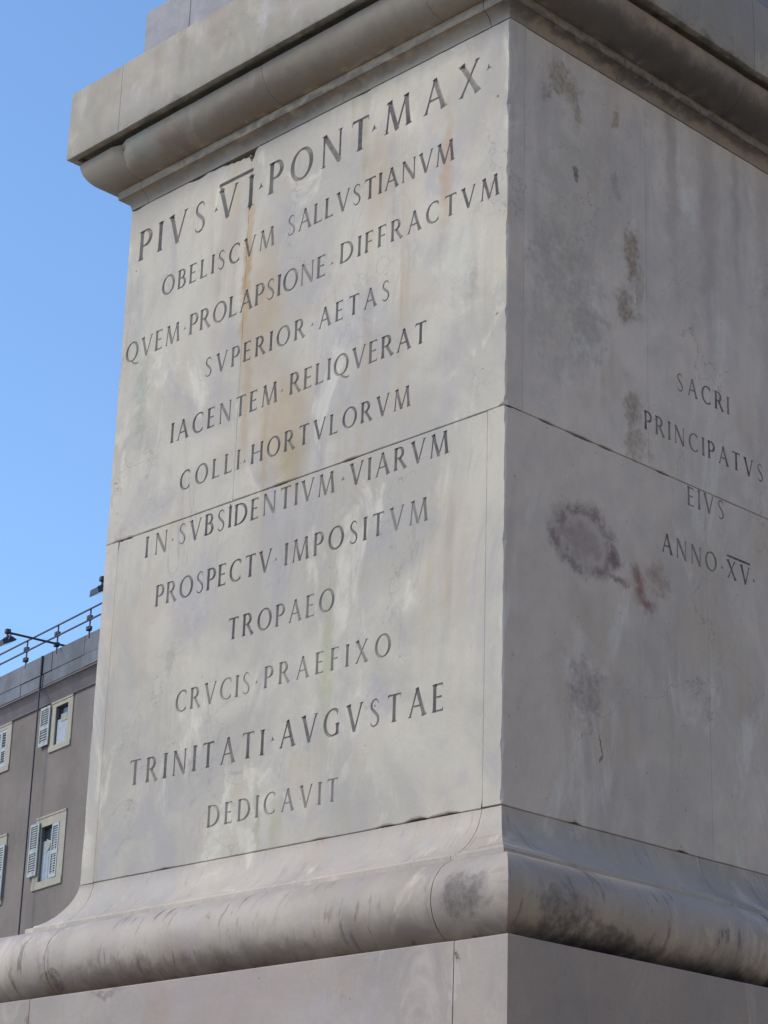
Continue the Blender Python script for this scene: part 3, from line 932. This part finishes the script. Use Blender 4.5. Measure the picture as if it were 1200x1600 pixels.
neck = [(0, 3.4490), (.0008, 3.458), (.003, 3.468), (.008, 3.479), (.015, 3.489), (.025, 3.498), (.036, 3.5035), (.041, 3.5045), (.0415, 3.507), (.0505, 3.507), (.052, 3.510), (.052, 3.552), (.050, 3.554)]
run('necking_block', neck, [(0, X(-2.47)), (0, X(-.111)), (1, .712), (1, 2.1), (2, .9), (3, .5), (3, 2.3)], MA['cornice'], gap=.0015, worn=.002, amp=.001)
ovo = [(.050, 3.5555), (.066, 3.5565), (.085, 3.5595), (.105, 3.565), (.124, 3.572), (.142, 3.585), (.158, 3.601), (.172, 3.619), (.184, 3.639), (.193, 3.661), (.199, 3.685), (.201, 3.705), (.198, 3.712), (.17, 3.716), (.06, 3.716)]
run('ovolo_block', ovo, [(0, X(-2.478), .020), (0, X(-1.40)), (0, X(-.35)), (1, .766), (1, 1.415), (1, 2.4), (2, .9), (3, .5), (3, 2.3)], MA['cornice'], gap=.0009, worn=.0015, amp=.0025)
slabp = [(.243, 4.128), (.250, 4.120), (.251, 4.0), (.251, 3.85), (.251, 3.737), (.249, 3.732), (.212, 3.7335), (.208, 3.762), (.10, 3.765), (.095, 3.719), (.05, 3.719)]
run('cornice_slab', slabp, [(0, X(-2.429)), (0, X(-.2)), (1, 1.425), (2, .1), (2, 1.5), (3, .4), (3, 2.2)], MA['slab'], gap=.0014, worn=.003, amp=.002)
run('attic_block', boxprof(.0, 4.131, 4.63, .006), [(0, X(-2.236)), (0, X(-1.0)), (1, .7), (1, 2.2), (2, 1.1), (3, .5), (3, 2.2)], MA['attic'], gap=.003)
run('attic_block', boxprof(-.25, 4.633, 5.3, .006), [(0, X(-1.7)), (1, .8), (2, .8), (3, .9)], MA['attic'])
ppart(MB().box(-W+.03, -.03, .03, W-.03, 3.46, 4.60).build('mortar_core', MA['mortar']))

exec_building = True
# ------------------------------------------------------------------ the palazzo behind
M_wall = plain('grey_mauve_render', (.185, .155, .134), .9, .16, .5, .25, streak=.25)
M_trim = plain('cream_stone_trim', (.36, .325, .255), .8, .08, 4)
M_shut = plain('pale_grey_green_shutter_paint', (.38, .40, .385), .6, .06, 5)
M_shutd = plain('shutter_shadow_gap', (.05, .055, .065), .8)
M_parap = plain('slate_grey_parapet_metal', (.12, .125, .14), .7, .3, 1.0, .1, streak=.5)
M_cove = plain('brown_grey_eaves_render', (.15, .13, .135), .9, .12, 1.5)
M_pipe = plain('dark_iron', (.045, .043, .05), .5, .1, 8, .05, .3)
M_glass = plain('dark_glass_and_room', (.03, .035, .05), .12, .1, 3, 0)
M_curt = plain('faded_curtain', (.36, .40, .43), .9, .10, 8)
M_blind = plain('cream_blind', (.34, .33, .27), .9, .1, 6)
M_rail = plain('galvanised_purple_grey_tube', (.10, .085, .12), .45, .1, 6, .05, .4)

bd = Vector((.98536329, -.17046754, 0)).normalized()
brz = math.atan2(bd.y, bd.x)
bld = empty('palazzo', 'mauve-grey rendered palazzo with cream framed shuttered windows, behind the pedestal at left', 'building', (-41.3548, 27.6691, GZ), brz)
ZB = -GZ   # local z = world z + 3.5
cols = [(-6.5, 'shut'), (-3.65, 'edge'), (0.0, 'main'), (3.65, 'shut')]
rows = [(12.48, 13.86, 'up'), (8.83, 10.77, 'mid'), (4.9, 7.0, 'low')]
XL, XR = -14, 26
holes = []
wins = []
for cx, ck in cols+[(-10.2, 'shut'), (7.3, 'shut'), (11.0, 'shut'), (14.7, 'shut'), (18.4, 'shut'), (22.1, 'shut')]:
    for z0, z1, rk in rows:
        if ck == 'main' and rk == 'up': o = (-.62, .63, z0, z1)
        elif ck == 'main' and rk == 'mid': o = (-.95, .76, z0, z1)
        elif ck == 'edge' and rk == 'up': o = (-4.27, -3.03, z0, z1)
        elif ck == 'edge' and rk == 'mid': o = (-4.42, -2.71, z0-.1, z1-.1)
        else:
            hw = .63 if rk == 'up' else .85
            o = (cx-hw, cx+hw, z0, z1)
        wd = .27 if rk == 'up' else .33
        h = (o[0]+wd, o[1]-wd, o[2]+(.16 if rk == 'up' else .20), o[3]-(.16 if rk == 'up' else .29))
        holes.append(h); wins.append((o, h, ck, rk))
def wall_with_holes(x0, x1, z0, z1, holes, y=0, depth=.28):
    mb = MB()
    xs = sorted({x0, x1, *[h[0] for h in holes], *[h[1] for h in holes]})
    zs = sorted({z0, z1, *[h[2] for h in holes], *[h[3] for h in holes]})
    for i in range(len(xs)-1):
        for j in range(len(zs)-1):
            cx = (xs[i]+xs[i+1])/2; cz = (zs[j]+zs[j+1])/2
            if any(h[0] < cx < h[1] and h[2] < cz < h[3] for h in holes): continue
            mb.add([(xs[i], y, zs[j]), (xs[i+1], y, zs[j]), (xs[i+1], y, zs[j+1]), (xs[i], y, zs[j+1])], [(0, 1, 2, 3)])
    for a, b, c, d in holes:
        v = [(a, y, c), (b, y, c), (b, y, d), (a, y, d), (a, y+depth, c), (b, y+depth, c), (b, y+depth, d), (a, y+depth, d)]
        mb.add(v, [(0, 4, 5, 1), (1, 5, 6, 2), (2, 6, 7, 3), (3, 7, 4, 0)])
    return mb
hl = [(a, b, c+ZB, d+ZB) for a, b, c, d in holes]
wm = wall_with_holes(XL, XR, 0, 13.95+ZB, hl)
Dp = 12
wm.add([(XL, 0, 0), (XL, Dp, 0), (XL, Dp, 14.0+ZB), (XL, 0, 14.0+ZB)], [(0, 3, 2, 1)])
wm.add([(XR, 0, 0), (XR, Dp, 0), (XR, Dp, 14.0+ZB), (XR, 0, 14.0+ZB)], [(0, 1, 2, 3)])
wm.add([(XL, Dp, 0), (XR, Dp, 0), (XR, Dp, 14.0+ZB), (XL, Dp, 14.0+ZB)], [(0, 3, 2, 1)])
wm.add([(XL, 3, 0), (XR, 3, 0), (XR, 3, 14+ZB), (XL, 3, 14+ZB)], [(0, 1, 2, 3)])
wm.build('wall', M_wall, bld)
# eaves: cove up to a projecting parapet of metal panels
ce = MB()
prof = [(0.0, 13.86), (-.05, 13.865), (-.06, 13.90), (-.03, 13.925), (-.05, 13.98), (-.10, 14.12), (-.19, 14.27), (-.21, 14.28), (-.24, 14.285), (-.24, 14.325), (-.22, 14.34), (0.3, 14.345), (.3, 13.86)]
v = [(x, y, z+ZB) for x in (XL, XR) for y, z in prof]; n = len(prof)
ce.add(v, [(i, (i+1) % n, n+(i+1) % n, n+i) for i in range(n)]+[tuple(range(n))[::-1], tuple(range(n, 2*n))])
ce.build('eaves_cornice', M_cove, bld)
k0 = -8
for k in range(-7, 15):
    xa = -.38+1.86*k; xb = xa+1.86
    if xa < XL or xb > XR: continue
    for (z0, z1, y) in ((14.345, 14.685, -.24), (14.69, 15.22, -.25)):
        dy = rng.uniform(-.01, .01)
        MB().bbox(xa+.006, xb-.006, y+dy, y+.05+dy, z0+ZB, z1+ZB, .006).build('parapet_panel', M_parap, bld)
MB().box(XL, XR, -.19, Dp, 14.36+ZB, 15.17+ZB).build('roof', M_parap, bld)
MB().tube((-.93, -.275, 0), (-.93, -.285, 14.3+ZB), .024).tube((-.93, -.285, 14.3+ZB), (-.93, -.285, 15.20+ZB), .034).build('drainpipe', M_pipe, bld)

def shutter(name, x0, x1, z0, z1, y, parent, dark=False, tilt=0.0):
    """louvred leaf: frame, mid rail, slats"""
    mb = MB(); t_ = .035; fw = .055
    mb.box(x0, x0+fw, y, y+t_, z0, z1); mb.box(x1-fw, x1, y, y+t_, z0, z1)
    zm = lerp(z0, z1, .47)
    for a, b in ((z0, z0+.10), (zm-.05, zm+.05), (z1-.07, z1)):
        mb.box(x0+fw, x1-fw, y+.002, y+t_-.002, a, b)
    for a, b in ((z0+.10, zm-.05), (zm+.05, z1-.07)):
        n = int((b-a)/.062)
        for i in range(n):
            z = a+(i+.5)*(b-a)/n
            hh = .017 if dark else .023
            mb.add([(x0+fw, y+.004, z-hh), (x1-fw, y+.004, z-hh), (x1-fw, y+t_-.002, z+hh), (x0+fw, y+t_-.002, z+hh),
                    (x0+fw, y+.010, z-hh-.004), (x1-fw, y+.010, z-hh-.004), (x1-fw, y+t_+.004, z+hh-.004), (x0+fw, y+t_+.004, z+hh-.004)],
                   [(0, 1, 2, 3), (7, 6, 5, 4), (0, 4, 5, 1), (3, 2, 6, 7)])
    if not dark:
        mb.box(x0+fw*.5, x1-fw*.5, y+t_+.006, y+t_+.012, z0+.03, z1-.03)
    return mb.build(name, M_shut, parent)

for (o, h, ck, rk) in wins:
    x0, x1, z0, z1 = o[0], o[1], o[2]+ZB, o[3]+ZB
    a, b, c, d = h[0], h[1], h[2]+ZB, h[3]+ZB
    fm = MB()
    fm.box(x0, a, -.03, .02, c, d); fm.box(b, x1, -.03, .02, c, d)
    fm.box(x0, x1, -.032, .02, d, z1-.05); fm.box(x0, x1, -.05, .02, z1-.05, z1)
    w = fm.build('window', M_trim, bld)
    MB().bbox(x0, x1, -.045, .02, z0, c, .008).build('sill', M_trim, w)
    gl = MB(); gy = .085
    gl.box(a, b, gy, gy+.02, c, d)
    gl.build('glass_dark_room', M_glass, w)  # opaque dark pane, stands for the dark room in the open windows
    fr = MB()
    mx = (a+b)/2
    for (p, q, r, s) in ((a, a+.05, c, d), (b-.05, b, c, d), (mx-.035, mx+.035, c+.05, d-.05), (a+.05, b-.05, c, c+.05), (a+.05, b-.05, d-.05, d)):
        fr.box(p, q, gy-.03, gy-.002, r, s)
    if not (ck == 'main'):
        fr.build('sash', M_trim, w)
    lw = (b-a)/2
    if ck == 'main' and rk == 'mid':
        cu = MB()
        nseg = 14
        xs = [lerp(a+.01, a+.66, i/nseg) for i in range(nseg+1)]
        vs = []
        for i, x in enumerate(xs):
            yy = gy-.035+.02*math.sin(i*1.5)
            vs += [(x, yy, c+.01), (x+.02, yy, d-.36-.06*i/nseg)]
        cu.add(vs, [(2*i, 2*i+2, 2*i+3, 2*i+1) for i in range(nseg)])
        cu.build('curtain', M_curt, w)
        MB().add([(a+.26, gy-.065, c+.75), (a+.46, gy-.065, c+.85), (a+.52, gy-.065, d-.42), (a+.26, gy-.065, d-.34)], [(0, 1, 2, 3)]).add(
            [(a+.26, gy-.060, c+.75), (a+.26, gy-.060, d-.34), (a+.52, gy-.060, d-.42), (a+.46, gy-.060, c+.85)], [(0, 1, 2, 3)]).build('blind', M_blind, w)
        shutter('shutter', b-.40, b-.01, c+.02, d-.01, -.045, w, True)
        shutter('shutter', -1.17, -.66, 9.22+ZB, 10.62+ZB, -.09, w)
    elif ck == 'main' and rk == 'up':
        MB().box(a+.02, b-.02, gy-.05, gy-.03, c, c+.70).build('curtain', M_curt, w)
        MB().box(a+.24, b-.12, gy-.065, gy-.055, c+.62, c+.82).build('blind', M_blind, w)
        shutter('shutter', -1.15, -.60, 12.72+ZB, 13.80+ZB, -.09, w)
    elif ck == 'edge' and rk == 'mid':
        shutter('shutter', a, (a+b)/2-.005, c+.01, d-.01, -.03, w)
        shutter('shutter', x1-.50, x1+.02, c-.05, d-.02, -.09, w)
    else:
        shutter('shutter', a+.005, (a+b)/2-.005, c+.01, d-.01, -.03, w, rk == 'up')
        shutter('shutter', (a+b)/2+.005, b-.005, c+.01, d-.01, -.03, w, rk == 'up')

# scaffold railing on the roof edge: its own thing
Bm = Matrix.Translation((-41.3548, 27.6691, GZ)) @ Matrix.Rotation(brz, 4, 'Z')
def W3(x, y, z): return Bm @ Vector((x, y, z+ZB))
rl = empty('roof_railing', 'scaffold tube railing with dark couplers along the palazzo roof edge', 'railing', W3(0, -.25, 15.22), brz)
def rail_local(x, z, y=0): return (x, y, z-15.22)
for k in range(-7, 14):
    x = -.16+1.86*k
    if x < XL or x > XR: continue
    MB().tube(rail_local(x, 15.10), rail_local(x, 15.89), .024).build('post', M_rail, rl)
    for z in (15.57, 15.87):
        c = MB()
        c.bbox(x-.06, x+.07, -.085, .045, z-.06-15.45, z+.06-15.45, .015)
        c.bbox(x+.0, x+.17, -.07, .0, z-.04-15.45, z+.035-15.45, .01)
        c.build('coupler', M_pipe, rl)
for z in (15.57, 15.87):
    MB().tube((XL, -.045, z-15.22), (XR, -.045, z-15.22), .026).build('rail', M_rail, rl)

def floodlight(x, label, L, zb, ze):
    base = W3(x, -.25, zb)
    f = empty('floodlight', label, 'floodlight', base, brz, 'floodlights on arms over the palazzo roof edge')
    f.parent = None
    tip = Vector((0, -L, ze-zb))
    HG = .26
    MB().tube((0, .5, -.02), tip, .032).build('arm', M_pipe, f)
    br = MB()
    hx, hy, hz = tip
    br.tube((hx-.21, hy-.05, hz-HG), (hx-.21, hy, hz-.12), .018).tube((hx+.21, hy-.05, hz-HG), (hx+.21, hy, hz-.12), .018).tube((hx-.22, hy, hz-.12), (hx+.22, hy, hz-.12), .02).tube(tip, (hx, hy, hz-.12), .03)
    br.bbox(hx-.07, hx+.07, hy-.07, hy+.07, hz-.04, hz+.09, .02)
    br.build('bracket', M_pipe, f)
    hd = MB()
    # trapezoid housing tilted down towards the facade
    c = Vector((hx, hy-.05, hz-HG)); R = Matrix.Rotation(rad(28), 3, 'X')
    v = []
    for (sx, sy, sz) in ((-.18, -.15, .07), (.18, -.15, .07), (.18, .15, .07), (-.18, .15, .07), (-.25, -.21, -.07), (.25, -.21, -.07), (.25, .21, -.07), (-.25, .21, -.07)):
        v.append(c + R @ Vector((sx, sy, sz)))
    hd.add(v, [(0, 1, 2, 3), (7, 6, 5, 4), (0, 4, 5, 1), (1, 5, 6, 2), (2, 6, 7, 3), (3, 7, 4, 0)])
    hd.build('lamp_head', M_pipe, f)
    gl = MB()
    v = [c + R @ Vector(q) for q in ((-.23, -.19, -.073), (.23, -.19, -.073), (.23, .19, -.073), (-.23, .19, -.073), (-.23, -.19, -.08), (.23, -.19, -.08), (.23, .19, -.08), (-.23, .19, -.08))]
    gl.add(v, [(0, 1, 2, 3), (7, 6, 5, 4), (0, 4, 5, 1), (1, 5, 6, 2), (2, 6, 7, 3), (3, 7, 4, 0)])
    gl.build('lens', M_glass, f)
    return f
floodlight(-.02, 'dark floodlight held out on a long arm, above the roof railing at the left edge', 1.52, 15.33, 15.35)
floodlight(5.2, 'dark floodlight peeking out beside the upright left edge of the marble pedestal', 1.49, 15.33, 15.45)

# ------------------------------------------------------------------ added ochre palazzo, unseen, bounces warm light onto the pedestal flank
M_ochre = plain('ochre_bounce_render', (.58, .42, .27), .9, .10, .5, .2, streak=.2)
bounce_palazzo = empty('palazzo', 'added ochre palazzo, unseen to the right, bouncing warm light onto the flank', 'building', (19, 0, GZ))
ph = []
for r_ in range(4):
    for c_ in range(-7, 8):
        ph.append((c_*3.4-.6, c_*3.4+.6, 1.6+r_*4.2, 3.9+r_*4.2))
pw = wall_with_holes(-27, 27, 0, 18, ph)
pw.v = [(-0+v[1], v[0], v[2]) for v in pw.v]; pw.f = [f[::-1] for f in pw.f]
pw.add([(0, -27, 0), (12, -27, 0), (12, -27, 18), (0, -27, 18), (0, 27, 0), (12, 27, 0), (12, 27, 18), (0, 27, 18)], [(0, 1, 2, 3), (7, 6, 5, 4), (1, 5, 6, 2), (3, 2, 6, 7)])
pw.build('wall', M_ochre, bounce_palazzo)  # wall of the added palazzo, unseen, only bounces light
MB().bbox(-.7, .3, -27.5, 27.5, 17.6, 18.2, .1).build('eaves_cornice', M_trim, bounce_palazzo)
for (a, b, c, d) in ph:
    w = MB().box(-.06, .02, a-.18, a, c-.15, d+.18).box(-.06, .02, b, b+.18, c-.15, d+.18).box(-.058, .02, a, b, c-.15, c).box(-.058, .02, a, b, d, d+.18).build('window', M_trim, bounce_palazzo)  # window frames of the added, unseen palazzo
    MB().box(.05, .1, a, (a+b)/2-.01, c, d).box(.05, .1, (a+b)/2+.01, b, c, d).build('shutter', M_shut, w)
